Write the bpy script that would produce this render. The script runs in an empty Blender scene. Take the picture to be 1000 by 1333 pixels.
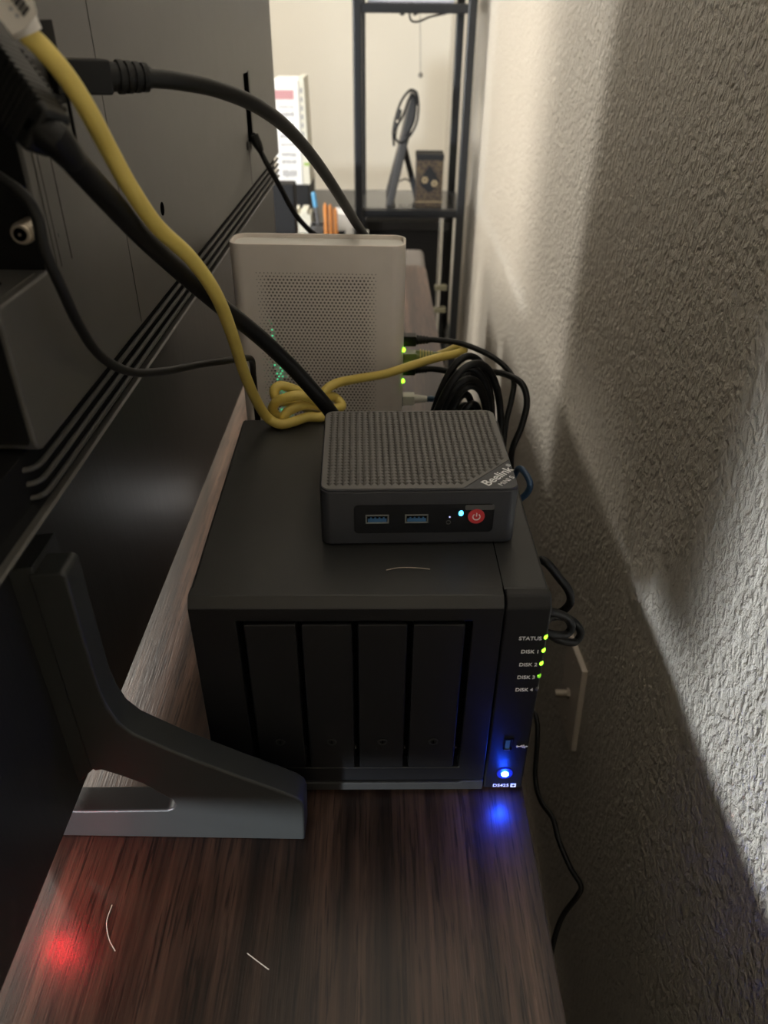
import bpy, bmesh, math, random
from mathutils import Matrix, Vector
random.seed(7)
S = bpy.context.scene
COL = S.collection

# ------------------------------------------------------------------ camera
CX, CY, CZ = 0.00939274, -0.31448344, 0.43378393
PITCH, YAW, ROLL, FPX = 0.588005853, -0.00723605218, 0.00964912282, 986.809819
_f = Vector((math.sin(YAW) * math.cos(PITCH), math.cos(YAW) * math.cos(PITCH), -math.sin(PITCH)))
_r = Vector((math.cos(YAW), -math.sin(YAW), 0)); _u = _r.cross(_f)
_R = math.cos(ROLL) * _r + math.sin(ROLL) * _u
_U = -math.sin(ROLL) * _r + math.cos(ROLL) * _u
camd = bpy.data.cameras.new('camera'); cam = bpy.data.objects.new('camera', camd); COL.objects.link(cam)
cam.matrix_world = Matrix(((_R.x, _U.x, -_f.x, CX), (_R.y, _U.y, -_f.y, CY), (_R.z, _U.z, -_f.z, CZ), (0, 0, 0, 1)))
camd.sensor_fit = 'VERTICAL'; camd.sensor_height = 36.0; camd.sensor_width = 27.0
camd.lens = FPX * 36.0 / 1333.0
camd.clip_start = 0.01
camd.dof.use_dof = True; camd.dof.focus_distance = 0.50; camd.dof.aperture_fstop = 9.0
S.camera = cam

# ------------------------------------------------------------------ light
w = bpy.data.worlds.new('world'); S.world = w; w.use_nodes = True
bg = w.node_tree.nodes['Background']; bg.inputs[0].default_value = (1.0, 0.93, 0.83, 1); bg.inputs[1].default_value = 0.05

def area(name, loc, target, sx, sy, power, col, spread=180):
    d = bpy.data.lights.new(name, 'AREA'); d.shape = 'RECTANGLE'; d.size = sx; d.size_y = sy; d.energy = power; d.color = col; d.spread = math.radians(spread)
    o = bpy.data.objects.new(name, d); COL.objects.link(o); o.location = loc
    o.rotation_euler = (Vector(target) - Vector(loc)).to_track_quat('-Z', 'Z').to_euler()
    return o
# daylight windows on the screen side of the television, then an added room fill
area('window_light_far', (-1.84, 1.90, 1.42), (0.2, 1.8, 0.0), 2.3, 0.16, 150, (1.0, 0.955, 0.875))
area('window_light_near', (-3.3, -4.95, 0.36), (0.24, 0.0, 0.2), 0.45, 0.50, 26, (0.86, 0.93, 1.0), 40)
area('room_fill_light', (-1.86, 0.4, 0.70), (0.0, 0.6, 0.9), 2.2, 1.0, 58, (1.0, 0.94, 0.84))  # added ambient fill for bounce light, not a window

vs = S.view_settings
vs.view_transform = 'Standard'; vs.look = 'None'; vs.gamma = 1.0; vs.use_curve_mapping = False; vs.exposure = 0.50

# ------------------------------------------------------------------ helpers
def P(u, v, y):
    "the point seen at pixel (u, v) that lies in the plane Y = y"
    d = _R * ((u - 500) / FPX) + _U * ((666.5 - v) / FPX) + _f
    t = (y - CY) / d.y
    return (CX + t * d.x, y, CZ + t * d.z)
def PX(u, v, x):
    d = _R * ((u - 500) / FPX) + _U * ((666.5 - v) / FPX) + _f
    t = (x - CX) / d.x
    return (x, CY + t * d.y, CZ + t * d.z)
def PZ(u, v, z):
    d = _R * ((u - 500) / FPX) + _U * ((666.5 - v) / FPX) + _f
    t = (z - CZ) / d.z
    return (CX + t * d.x, CY + t * d.y, z)

MATS = {}
def nodes(name):
    m = bpy.data.materials.new(name); m.use_nodes = True; nt = m.node_tree
    return m, nt, nt.nodes['Principled BSDF']
def mat(name, col, rough=0.5, metal=0.0, emit=0.0, emitcol=None, noise=0.0, nscale=60.0, bump=0.0, bscale=900.0, coat=0.0, alpha=1.0, spec=0.5, trans=0.0):
    m, nt, b = nodes(name); N = nt.nodes; L = nt.links
    b.inputs['Roughness'].default_value = rough; b.inputs['Metallic'].default_value = metal
    b.inputs['Specular IOR Level'].default_value = spec
    b.inputs['Coat Weight'].default_value = coat; b.inputs['Alpha'].default_value = alpha
    b.inputs['Transmission Weight'].default_value = trans
    tc = N.new('ShaderNodeTexCoord')
    n = N.new('ShaderNodeTexNoise'); n.inputs['Scale'].default_value = nscale; n.inputs['Detail'].default_value = 4
    L.new(tc.outputs['Object'], n.inputs['Vector'])
    r = N.new('ShaderNodeValToRGB')
    a = 1 - noise; c2 = 1 + noise
    r.color_ramp.elements[0].position = 0.3; r.color_ramp.elements[1].position = 0.7
    r.color_ramp.elements[0].color = (col[0] * a, col[1] * a, col[2] * a, 1)
    r.color_ramp.elements[1].color = (min(1, col[0] * c2), min(1, col[1] * c2), min(1, col[2] * c2), 1)
    L.new(n.outputs['Fac'], r.inputs['Fac']); L.new(r.outputs['Color'], b.inputs['Base Color'])
    if bump:
        n2 = N.new('ShaderNodeTexNoise'); n2.inputs['Scale'].default_value = bscale; n2.inputs['Detail'].default_value = 2
        L.new(tc.outputs['Object'], n2.inputs['Vector'])
        bp = N.new('ShaderNodeBump'); bp.inputs['Strength'].default_value = bump; bp.inputs['Distance'].default_value = 0.0005
        L.new(n2.outputs['Fac'], bp.inputs['Height']); L.new(bp.outputs['Normal'], b.inputs['Normal'])
    if emit:
        b.inputs['Emission Color'].default_value = (*(emitcol or col), 1); b.inputs['Emission Strength'].default_value = emit
    MATS[name] = m
    return m

def wall_mat():
    m, nt, b = nodes('knockdown_paint'); N = nt.nodes; L = nt.links
    tc = N.new('ShaderNodeTexCoord')
    n0 = N.new('ShaderNodeTexNoise'); n0.inputs['Scale'].default_value = 1.8; n0.inputs['Detail'].default_value = 3
    L.new(tc.outputs['Object'], n0.inputs['Vector'])
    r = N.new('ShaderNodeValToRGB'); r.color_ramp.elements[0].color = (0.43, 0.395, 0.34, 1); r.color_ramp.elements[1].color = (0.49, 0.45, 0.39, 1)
    L.new(n0.outputs['Fac'], r.inputs['Fac']); L.new(r.outputs['Color'], b.inputs['Base Color'])
    b.inputs['Roughness'].default_value = 0.46
    mp = N.new('ShaderNodeMapping'); mp.inputs['Scale'].default_value = (1, 1.0, 0.8); L.new(tc.outputs['Object'], mp.inputs['Vector'])
    n1 = N.new('ShaderNodeTexNoise'); n1.inputs['Scale'].default_value = 165; n1.inputs['Detail'].default_value = 4; n1.inputs['Distortion'].default_value = 0.25
    L.new(mp.outputs['Vector'], n1.inputs['Vector'])
    c1 = N.new('ShaderNodeValToRGB'); c1.color_ramp.elements[0].position = 0.38; c1.color_ramp.elements[1].position = 0.66
    L.new(n1.outputs['Fac'], c1.inputs['Fac'])
    n2 = N.new('ShaderNodeTexNoise'); n2.inputs['Scale'].default_value = 420; n2.inputs['Detail'].default_value = 3
    L.new(mp.outputs['Vector'], n2.inputs['Vector'])
    ad = N.new('ShaderNodeMath'); ad.operation = 'MULTIPLY_ADD'; ad.inputs[1].default_value = 0.35
    L.new(n2.outputs['Fac'], ad.inputs[0]); L.new(c1.outputs['Color'], ad.inputs[2])
    bp = N.new('ShaderNodeBump'); bp.inputs['Strength'].default_value = 1.0; bp.inputs['Distance'].default_value = 0.0020
    L.new(ad.outputs[0], bp.inputs['Height']); L.new(bp.outputs['Normal'], b.inputs['Normal'])
    MATS['wall'] = m
wall_mat()

def wood_mat():
    m, nt, b = nodes('walnut_laminate'); N = nt.nodes; L = nt.links
    tc = N.new('ShaderNodeTexCoord')
    def noise(sx, sy, scale, det, dist=0.0):
        mp = N.new('ShaderNodeMapping'); mp.inputs['Scale'].default_value = (sx, sy, 1)
        L.new(tc.outputs['Object'], mp.inputs['Vector'])
        n = N.new('ShaderNodeTexNoise'); n.inputs['Scale'].default_value = scale; n.inputs['Detail'].default_value = det; n.inputs['Distortion'].default_value = dist
        L.new(mp.outputs['Vector'], n.inputs['Vector']); return n
    band = noise(1, 0.05, 36, 4, 0.5)
    fine = noise(1, 0.03, 420, 5)
    pore = noise(1, 0.03, 1100, 2)
    r = N.new('ShaderNodeValToRGB'); e = r.color_ramp.elements
    e[0].position = 0.34; e[0].color = (0.012, 0.0065, 0.0045, 1)
    e[1].position = 0.68; e[1].color = (0.105, 0.064, 0.045, 1)
    k = e.new(0.45); k.color = (0.034, 0.0195, 0.0135, 1)
    k = e.new(0.56); k.color = (0.060, 0.035, 0.0245, 1)
    L.new(band.outputs['Fac'], r.inputs['Fac'])
    r2 = N.new('ShaderNodeValToRGB'); e = r2.color_ramp.elements
    e[0].position = 0.32; e[0].color = (0.55, 0.53, 0.52, 1); e[1].position = 0.66; e[1].color = (1.25, 1.23, 1.2, 1)
    L.new(fine.outputs['Fac'], r2.inputs['Fac'])
    mx = N.new('ShaderNodeMix'); mx.data_type = 'RGBA'; mx.blend_type = 'MULTIPLY'; mx.inputs['Factor'].default_value = 1
    L.new(r.outputs['Color'], mx.inputs[6]); L.new(r2.outputs['Color'], mx.inputs[7])
    fleck = noise(1, 0.045, 620, 3)
    r3 = N.new('ShaderNodeValToRGB'); e = r3.color_ramp.elements
    e[0].position = 0.36; e[0].color = (0.35, 0.33, 0.32, 1); e[1].position = 0.45; e[1].color = (1.08, 1.07, 1.06, 1)
    L.new(fleck.outputs['Fac'], r3.inputs['Fac'])
    mx2 = N.new('ShaderNodeMix'); mx2.data_type = 'RGBA'; mx2.blend_type = 'MULTIPLY'; mx2.inputs['Factor'].default_value = 1
    L.new(mx.outputs[2], mx2.inputs[6]); L.new(r3.outputs['Color'], mx2.inputs[7])
    L.new(mx2.outputs[2], b.inputs['Base Color'])
    b.inputs['Roughness'].default_value = 0.33
    bp = N.new('ShaderNodeBump'); bp.inputs['Strength'].default_value = 0.25; bp.inputs['Distance'].default_value = 0.0005
    L.new(pore.outputs['Fac'], bp.inputs['Height']); L.new(bp.outputs['Normal'], b.inputs['Normal'])
    MATS['wood'] = m
wood_mat()

def brushed_mat():
    m, nt, b = nodes('brushed_black_panel'); N = nt.nodes; L = nt.links
    tc = N.new('ShaderNodeTexCoord'); mp = N.new('ShaderNodeMapping'); mp.inputs['Scale'].default_value = (1, 1, 0.02)
    L.new(tc.outputs['Object'], mp.inputs['Vector'])
    n = N.new('ShaderNodeTexNoise'); n.inputs['Scale'].default_value = 700; n.inputs['Detail'].default_value = 3
    L.new(mp.outputs['Vector'], n.inputs['Vector'])
    r = N.new('ShaderNodeValToRGB'); r.color_ramp.elements[0].color = (0.012, 0.012, 0.012, 1); r.color_ramp.elements[1].color = (0.022, 0.022, 0.021, 1)
    L.new(n.outputs['Fac'], r.inputs['Fac']); L.new(r.outputs['Color'], b.inputs['Base Color'])
    mr = N.new('ShaderNodeMapRange'); mr.inputs[3].default_value = 0.34; mr.inputs[4].default_value = 0.48
    L.new(n.outputs['Fac'], mr.inputs[0]); L.new(mr.outputs[0], b.inputs['Roughness'])
    bp = N.new('ShaderNodeBump'); bp.inputs['Strength'].default_value = 0.12; bp.inputs['Distance'].default_value = 0.0004
    L.new(n.outputs['Fac'], bp.inputs['Height']); L.new(bp.outputs['Normal'], b.inputs['Normal'])
    MATS['brushed'] = m
brushed_mat()

def tin_mat():
    m, nt, b = nodes('ornate_tin'); N = nt.nodes; L = nt.links
    tc = N.new('ShaderNodeTexCoord')
    v = N.new('ShaderNodeTexVoronoi'); v.inputs['Scale'].default_value = 95; v.feature = 'DISTANCE_TO_EDGE'
    L.new(tc.outputs['Object'], v.inputs['Vector'])
    r = N.new('ShaderNodeValToRGB'); e = r.color_ramp.elements
    e[0].position = 0.05; e[0].color = (0.075, 0.052, 0.026, 1); e[1].position = 0.16; e[1].color = (0.022, 0.013, 0.009, 1)
    L.new(v.outputs['Distance'], r.inputs['Fac']); L.new(r.outputs['Color'], b.inputs['Base Color'])
    b.inputs['Roughness'].default_value = 0.4
    MATS['tin'] = m
tin_mat()

mat('tv_shell', (0.070, 0.067, 0.061), 0.42, noise=0.06, bump=0.12, bscale=1800)
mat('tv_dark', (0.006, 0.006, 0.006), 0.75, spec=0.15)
mat('tv_rib', (0.045, 0.043, 0.040), 0.5)
mat('tv_print', (0.10, 0.10, 0.095), 0.6)
mat('screen_glass', (0.01, 0.01, 0.012), 0.1)
mat('foot_metal', (0.032, 0.034, 0.033), 0.42, noise=0.05, bump=0.10, bscale=2500)
mat('nas_shell', (0.023, 0.023, 0.022), 0.46, noise=0.06, bump=0.25, bscale=2600)
mat('nas_front', (0.005, 0.005, 0.0058), 0.45, noise=0.05, bump=0.12, bscale=2600, spec=0.35)
mat('nas_tray', (0.0068, 0.0068, 0.0076), 0.45, noise=0.05, bump=0.12, bscale=2600, spec=0.35)
mat('void', (0.002, 0.002, 0.002), 0.9, spec=0.0)
mat('lock_metal', (0.05, 0.05, 0.05), 0.3, metal=1.0)
mat('white_print', (0.85, 0.85, 0.86), 0.6)
mat('pc_shell', (0.034, 0.036, 0.043), 0.45, noise=0.05, bump=0.12, bscale=2500)
mat('pc_top', (0.088, 0.083, 0.077), 0.40, noise=0.05)
mat('pc_front', (0.010, 0.011, 0.014), 0.22)
mat('pc_tab', (0.085, 0.085, 0.085), 0.5)
mat('usb_blue', (0.06, 0.17, 0.36), 0.4)
mat('usb_shell', (0.50, 0.50, 0.50), 0.28, metal=1.0)
mat('button_red', (0.62, 0.045, 0.055), 0.4)
mat('button_icon', (0.85, 0.8, 0.8), 0.5)
mat('led_cyan', (0.05, 0.5, 0.9), 0.4, emit=6.0, emitcol=(0.05, 0.45, 1.0))
mat('led_dim', (0.2, 0.2, 0.4), 0.4, emit=0.9, emitcol=(0.55, 0.55, 1.0))
mat('led_green', (0.25, 0.9, 0.05), 0.4, emit=2.2, emitcol=(0.32, 1.0, 0.03))
mat('led_green_dim', (0.1, 0.25, 0.03), 0.4, emit=0.45, emitcol=(0.3, 1.0, 0.03))
mat('led_off', (0.10, 0.10, 0.10), 0.35)
mat('led_blue', (0.05, 0.2, 1.0), 0.4, emit=160.0, emitcol=(0.008, 0.06, 1.0))
mat('led_blue_core', (0.1, 0.3, 1.0), 0.4, emit=420.0, emitcol=(0.010, 0.06, 1.0))
mat('button_glow', (0.01, 0.012, 0.03), 0.4, emit=0.28, emitcol=(0.0, 0.02, 1.0))
mat('led_red', (1.0, 0.02, 0.03), 0.4, emit=420.0, emitcol=(1.0, 0.006, 0.02))
mat('modem_white', (0.80, 0.73, 0.67), 0.5, noise=0.02, bump=0.08, bscale=2500)
mat('modem_top', (0.80, 0.78, 0.73), 0.45)
mat('modem_hole', (0.16, 0.14, 0.125), 0.8)
mat('modem_led', (0.1, 0.8, 0.4), 0.4, emit=0.45, emitcol=(0.10, 0.85, 0.38))
mat('modem_led2', (0.25, 0.5, 0.35), 0.4, emit=0.10, emitcol=(0.25, 0.85, 0.45))
mat('rubber', (0.006, 0.006, 0.006), 0.45, noise=0.08, spec=0.3)
mat('rubber_grey', (0.010, 0.010, 0.0097), 0.48, noise=0.08, spec=0.3)
mat('yellow', (0.70, 0.54, 0.13), 0.45, noise=0.05)
mat('yellow_print', (0.20, 0.15, 0.03), 0.6)
mat('plug_clear', (0.30, 0.36, 0.12), 0.2, trans=0.4)
mat('label_white', (0.70, 0.66, 0.60), 0.55)
mat('ink', (0.05, 0.05, 0.05), 0.6)
mat('ink_grey', (0.35, 0.35, 0.37), 0.6)
mat('ink_pink', (0.55, 0.28, 0.30), 0.6)
mat('blue_cord', (0.022, 0.060, 0.125), 0.45)
mat('nickel', (0.52, 0.47, 0.40), 0.3, metal=1.0)
mat('chrome', (0.62, 0.61, 0.58), 0.22, metal=1.0)
mat('clamp_olive', (0.14, 0.13, 0.085), 0.5)
mat('plate_ivory', (0.50, 0.44, 0.38), 0.5)
mat('rack_black', (0.008, 0.009, 0.011), 0.30)
mat('shelf_glass', (0.045, 0.045, 0.045), 0.12)
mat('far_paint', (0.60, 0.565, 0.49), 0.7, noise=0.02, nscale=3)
mat('ceiling_paint', (0.82, 0.80, 0.76), 0.8)
mat('floor_carpet', (0.18, 0.155, 0.13), 0.9, noise=0.2, nscale=300)
mat('frame_grey', (0.030, 0.029, 0.029), 0.55)
mat('chain_metal', (0.25, 0.24, 0.22), 0.4, metal=1.0)
mat('gold', (0.24, 0.18, 0.095), 0.45)
mat('paper_white', (0.80, 0.80, 0.80), 0.6)
mat('paper_ivory', (0.72, 0.70, 0.60), 0.6)
mat('desk_black', (0.020, 0.020, 0.021), 0.35)
mat('plastic_black', (0.007, 0.007, 0.008), 0.6, spec=0.3)
mat('plastic_grey', (0.10, 0.10, 0.105), 0.5)
mat('pen_blue', (0.10, 0.32, 0.55), 0.35)
mat('pencil_orange', (0.62, 0.24, 0.05), 0.45)
mat('green_tab', (0.30, 0.45, 0.08), 0.5)
mat('lilac', (0.50, 0.49, 0.54), 0.6)
mat('taupe', (0.13, 0.116, 0.105), 0.55)
mat('hair', (0.55, 0.47, 0.38), 0.4)
mat('carcass', (0.045, 0.028, 0.020), 0.5)

ROOTM = {}
def root_of(o):
    while o.parent: o = o.parent
    return o
class MB:
    def __init__(s): s.v = []; s.f = []
    def add(s, vs, fs):
        k = len(s.v); s.v += [tuple(p) for p in vs]; s.f += [tuple(i + k for i in f) for f in fs]; return s
    def box(s, x0, x1, y0, y1, z0, z1):
        return s.add([(x0, y0, z0), (x1, y0, z0), (x1, y1, z0), (x0, y1, z0), (x0, y0, z1), (x1, y0, z1), (x1, y1, z1), (x0, y1, z1)],
                     [(0, 3, 2, 1), (4, 5, 6, 7), (0, 1, 5, 4), (1, 2, 6, 5), (2, 3, 7, 6), (3, 0, 4, 7)])
    def frame(s, o, h, y0, y1):
        "rectangle o=(x0,x1,z0,z1) with a hole h, from y0 to y1"
        def q(r, y): return [(r[0], y, r[2]), (r[1], y, r[2]), (r[1], y, r[3]), (r[0], y, r[3])]
        vs = q(o, y0) + q(h, y0) + q(o, y1) + q(h, y1); fs = []
        for i in range(4):
            j = (i + 1) % 4
            fs += [(i, j, 4 + j, 4 + i), (8 + j, 8 + i, 12 + i, 12 + j), (j, i, 8 + i, 8 + j), (4 + i, 4 + j, 12 + j, 12 + i)]
        return s.add(vs, fs)
    def prism(s, prof, axis, a, b):
        "closed 2D profile extruded along an axis (profile holds the other two coordinates in xyz order)"
        def pt(p, t):
            q = list(p); q.insert(axis, t); return tuple(q)
        n = len(prof); vs = [pt(p, a) for p in prof] + [pt(p, b) for p in prof]
        fs = [tuple(range(n)), tuple(range(2 * n - 1, n - 1, -1))] + [(j, i, n + i, n + j) for i in range(n) for j in ((i + 1) % n,)]
        return s.add(vs, fs)
    def tube(s, pts, r, n=10, r2=None, cap=True):
        pts = [Vector(p) for p in pts]; m = len(pts)
        up = None; rings = []
        for i, p in enumerate(pts):
            t = (pts[min(i + 1, m - 1)] - pts[max(i - 1, 0)])
            if t.length < 1e-9: t = Vector((0, 0, 1))
            t.normalize()
            if up is None:
                up = t.orthogonal().normalized()
            else:
                up = (up - t * up.dot(t))
                up = up.normalized() if up.length > 1e-6 else t.orthogonal().normalized()
            side = t.cross(up)
            rr = r[i] if isinstance(r, (list, tuple)) else (r if r2 is None else r + (r2 - r) * i / (m - 1))
            rings.append([p + rr * (math.cos(a) * up + math.sin(a) * side) for a in [2 * math.pi * k / n for k in range(n)]])
        vs = [q for g in rings for q in g]; fs = []
        for i in range(m - 1):
            for k in range(n):
                k2 = (k + 1) % n
                fs.append((i * n + k, i * n + k2, (i + 1) * n + k2, (i + 1) * n + k))
        if cap: fs += [tuple(range(n - 1, -1, -1)), tuple((m - 1) * n + k for k in range(n))]
        return s.add(vs, fs)
    def cyl(s, p0, p1, r, n=24, r1=None): return s.tube([p0, p1], [r, r if r1 is None else r1], n)
    def ring(s, c, axis, r0, r1, h, n=28):
        "flat ring round c facing along axis"
        a = Vector(axis).normalized(); u = a.orthogonal().normalized(); v = a.cross(u); c = Vector(c); vs = []
        for rr, hh in ((r0, 0), (r1, 0), (r1, h), (r0, h)):
            vs += [c + a * hh + rr * (math.cos(t) * u + math.sin(t) * v) for t in [2 * math.pi * k / n for k in range(n)]]
        fs = []
        for q in range(4):
            for k in range(n):
                k2 = (k + 1) % n; q2 = (q + 1) % 4
                fs.append((q * n + k, q * n + k2, q2 * n + k2, q2 * n + k))
        return s.add(vs, fs)
    def sphere(s, c, r, n=14, sc=(1, 1, 1)):
        vs = []; fs = []; m = n // 2
        for i in range(m + 1):
            th = math.pi * i / m
            for k in range(n):
                ph = 2 * math.pi * k / n
                vs.append((c[0] + sc[0] * r * math.sin(th) * math.cos(ph), c[1] + sc[1] * r * math.sin(th) * math.sin(ph), c[2] + sc[2] * r * math.cos(th)))
        for i in range(m):
            for k in range(n):
                k2 = (k + 1) % n; fs.append((i * n + k, (i + 1) * n + k, (i + 1) * n + k2, i * n + k2))
        return s.add(vs, fs)
    def build(s, name, m, parent=None, bevel=0.0, seg=2, local=False, smooth=35, kind=None, label=None):
        me = bpy.data.meshes.new(name)
        vs = s.v
        if parent is not None and not local:
            inv = ROOTM[root_of(parent).name]; vs = [inv @ Vector(p) for p in vs]
        me.from_pydata([tuple(p) for p in vs], [], s.f)
        bm = bmesh.new(); bm.from_mesh(me)
        bmesh.ops.remove_doubles(bm, verts=bm.verts, dist=1e-7)
        bmesh.ops.recalc_face_normals(bm, faces=bm.faces)
        if bevel:
            es = [e for e in bm.edges if len(e.link_faces) == 2 and e.calc_face_angle(0) > math.radians(30)]
            bmesh.ops.bevel(bm, geom=es, offset=bevel, segments=seg, profile=0.5, affect='EDGES', clamp_overlap=True)
        bm.to_mesh(me); bm.free()
        if smooth:
            me.polygons.foreach_set('use_smooth', [True] * len(me.polygons))
            me.set_sharp_from_angle(angle=math.radians(smooth))
        me.materials.append(MATS[m])
        o = bpy.data.objects.new(name, me); COL.objects.link(o)
        if bevel:
            wn = o.modifiers.new('weighted_normal', 'WEIGHTED_NORMAL'); wn.keep_sharp = True; wn.weight = 100
        if parent is not None: o.parent = parent
        else: ROOTM[o.name] = Matrix.Identity(4)
        if kind: o['kind'] = kind
        if label: o['label'] = label
        return o
def thing(name, label, cat, loc=(0, 0, 0), rotz=0.0, group=None):
    o = bpy.data.objects.new(name, None); COL.objects.link(o); o.empty_display_size = 0.02
    o.location = loc; o.rotation_euler = (0, 0, rotz); o['label'] = label; o['category'] = cat
    if group: o['group'] = group
    ROOTM[o.name] = (Matrix.Translation(loc) @ Matrix.Rotation(rotz, 4, 'Z')).inverted()
    return o
def tag(o, label, cat, group=None):
    o['label'] = label; o['category'] = cat
    if group: o['group'] = group
    return o
def struct(o): o['kind'] = 'structure'; return o
def spline(pts, n=10):
    "Catmull-Rom through pts"
    p = [Vector(q) for q in pts]; p = [p[0] * 2 - p[1]] + p + [p[-1] * 2 - p[-2]]; out = []
    for i in range(1, len(p) - 2):
        a, b, c, d = p[i - 1], p[i], p[i + 1], p[i + 2]
        for k in range(n):
            t = k / n
            out.append(0.5 * ((2 * b) + (c - a) * t + (2 * a - 5 * b + 4 * c - d) * t * t + (3 * b - a - 3 * c + d) * t ** 3))
    out.append(p[-2]); return out
def text(name, s, size, mtx, m, parent, local=False, extrude=0.00008, align='CENTER', bold=0.0):
    "lettering mesh; mtx maps the text plane (x right, y up) into the world or the thing"
    c = bpy.data.curves.new('tmp', 'FONT'); c.body = s; c.size = size; c.extrude = extrude; c.align_x = align; c.align_y = 'CENTER'; c.offset = bold
    t = bpy.data.objects.new('tmp', c); COL.objects.link(t)
    dg = bpy.context.evaluated_depsgraph_get(); me = bpy.data.meshes.new_from_object(t.evaluated_get(dg))
    bpy.data.objects.remove(t); bpy.data.curves.remove(c)
    mm = mtx if local else ROOTM[root_of(parent).name] @ mtx
    me.transform(mm); me.name = name; me.materials.clear(); me.materials.append(MATS[m])
    o = bpy.data.objects.new(name, me); COL.objects.link(o); o.parent = parent
    return o
def front_mtx(x, y, z): return Matrix.Translation((x, y, z)) @ Matrix.Rotation(math.pi / 2, 4, 'X')

# ------------------------------------------------------------------ the room
WX = 0.24
FLOOR = -0.62
CEIL = 1.80
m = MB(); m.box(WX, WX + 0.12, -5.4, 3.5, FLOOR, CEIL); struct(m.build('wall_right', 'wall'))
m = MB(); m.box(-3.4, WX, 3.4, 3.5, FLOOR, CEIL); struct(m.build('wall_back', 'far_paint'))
m = MB(); m.box(-2.02, -1.92, -1.0, 3.5, FLOOR, CEIL); struct(m.build('wall_left', 'far_paint'))
m = MB(); m.box(-3.5, -3.4, -5.4, -0.9, FLOOR, CEIL); struct(m.build('wall_far_left', 'far_paint'))
m = MB(); m.box(-3.5, -2.02, -1.0, -0.9, FLOOR, CEIL); struct(m.build('wall_jog', 'far_paint'))
m = MB(); m.box(-3.5, WX + 0.12, -5.5, -5.4, FLOOR, CEIL); struct(m.build('wall_front', 'far_paint'))
m = MB(); m.box(-0.40, WX, -1.22, -1.10, FLOOR, CEIL); struct(m.build('light_blocker', 'far_paint'))  # added unseen blocker, keeps ambient light from behind the camera off the scene
m = MB(); m.box(-3.5, WX + 0.12, -5.5, 3.5, CEIL, CEIL + 0.1); struct(m.build('ceiling', 'ceiling_paint'))
m = MB(); m.box(-3.5, WX + 0.12, -5.5, 3.5, FLOOR - 0.1, FLOOR); struct(m.build('floor', 'floor_carpet'))

# ------------------------------------------------------------------ media console
T = thing('media_console', 'dark walnut laminate media console with lengthwise grain running along the wall', 'console', (0.1030, -0.06, FLOOR))
cr = [(-0.42, -0.46), (0.103, -0.46)] + [(0.103 - 0.03 + 0.03 * math.cos(a), 1.24 - 0.03 + 0.03 * math.sin(a)) for a in [math.pi / 2 * k / 6 for k in range(7)]] + [(-0.42, 1.24)]
m = MB(); m.prism(cr, 2, -0.022, 0.0); m.build('top', 'wood', T, bevel=0.0012)
for y0 in (-0.44, 0.40, 1.20):
    m = MB(); m.box(-0.40, 0.090, y0, y0 + 0.018, FLOOR + 0.03, -0.022); m.build('side_panel', 'carcass', T, bevel=0.001)
m = MB(); m.box(-0.40, 0.090, -0.44, 1.218, FLOOR + 0.03, FLOOR + 0.05); m.build('bottom_panel', 'carcass', T)
m = MB(); m.box(0.082, 0.090, -0.44, 1.218, FLOOR + 0.05, -0.022); m.build('back_panel', 'carcass', T)
for x in (-0.38, 0.06):
    for y in (-0.42, 1.18):
        m = MB(); m.cyl((x, y, FLOOR), (x, y, FLOOR + 0.03), 0.018); m.build('foot', 'rack_black', T)

T.rotation_euler.z = math.radians(1.15)

# ------------------------------------------------------------------ television
XP, XT = -0.1705, -0.140       # back of the thin panel, back of the thick housing
TV = thing('television', 'large black flat television seen from behind on a sculpted grey foot', 'television', (-0.185, 0.2, 0.0))
m = MB(); m.box(-0.199, XP, -0.50, 0.90, 0.0445, 0.80); m.build('panel', 'brushed', TV, bevel=0.0015)
m = MB(); m.box(-0.2005, -0.199, -0.49, 0.89, 0.055, 0.79); m.build('screen', 'screen_glass', TV)
# thick housing: profile in YZ with the connector notch cut out of its near side
YN, YF, YR, ZL, ZB = -0.034, 0.765, 0.0175, 0.3372, 0.2455
prof = [(YN + 0.006, 0.2735), (YN + 0.002, 0.2748), (YN, 0.2785), (YN, ZL - 0.002), (YN + 0.002, ZL), (YR, ZL), (YR, 0.60), (YF, 0.60), (YF, 0.2735)]
m = MB(); m.prism(prof, 0, XP - 0.001, XT); m.build('back_housing', 'tv_shell', TV, bevel=0.0016, seg=3)
m = MB(); m.prism([(XP - 0.0005, 0.2785), (XT - 0.0030, 0.2785), (XT - 0.0022, 0.2800), (XT - 0.0022, ZL - 0.003), (XP - 0.0005, ZL - 0.003)], 1, YN - 0.0007, YN + 0.001); m.build('end_shade_cap', 'tv_dark', TV, label='black cap painting the shade on the end face of the housing')  # thin black cover puts the near face's shade into its colour
# grooved band under the housing: base strip, three ribs
m = MB(); m.prism([(XP - 0.001, 0.2735), (XT - 0.007, 0.2735), (XT - 0.007, 0.2515), (XT - 0.003, ZB), (XP - 0.001, ZB)], 1, -0.30, YF)
m.build('groove_channel', 'tv_dark', TV, bevel=0.0006)
m = MB(); m.prism([(XP - 0.001, ZB + 0.0028), (XT - 0.0012, ZB + 0.0022), (XT, ZB + 0.0012), (XT - 0.001, ZB - 0.0002), (XP - 0.001, ZB - 0.0005)], 1, -0.30, YF)
m.build('lower_lip', 'tv_shell', TV, bevel=0.0003)
for z in (0.2535, 0.2605, 0.2675):
    m = MB(); m.tube(spline([(XT - 0.0075, YN - 0.003, z), (XT - 0.0040, YN - 0.001, z), (XT - 0.0022, YN + 0.004, z), (XT - 0.0020, YN + 0.02, z)], 5) + [(XT - 0.0020, YF, z)], 0.0013, 8)
    m.build('rib', 'tv_rib', TV)
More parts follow.
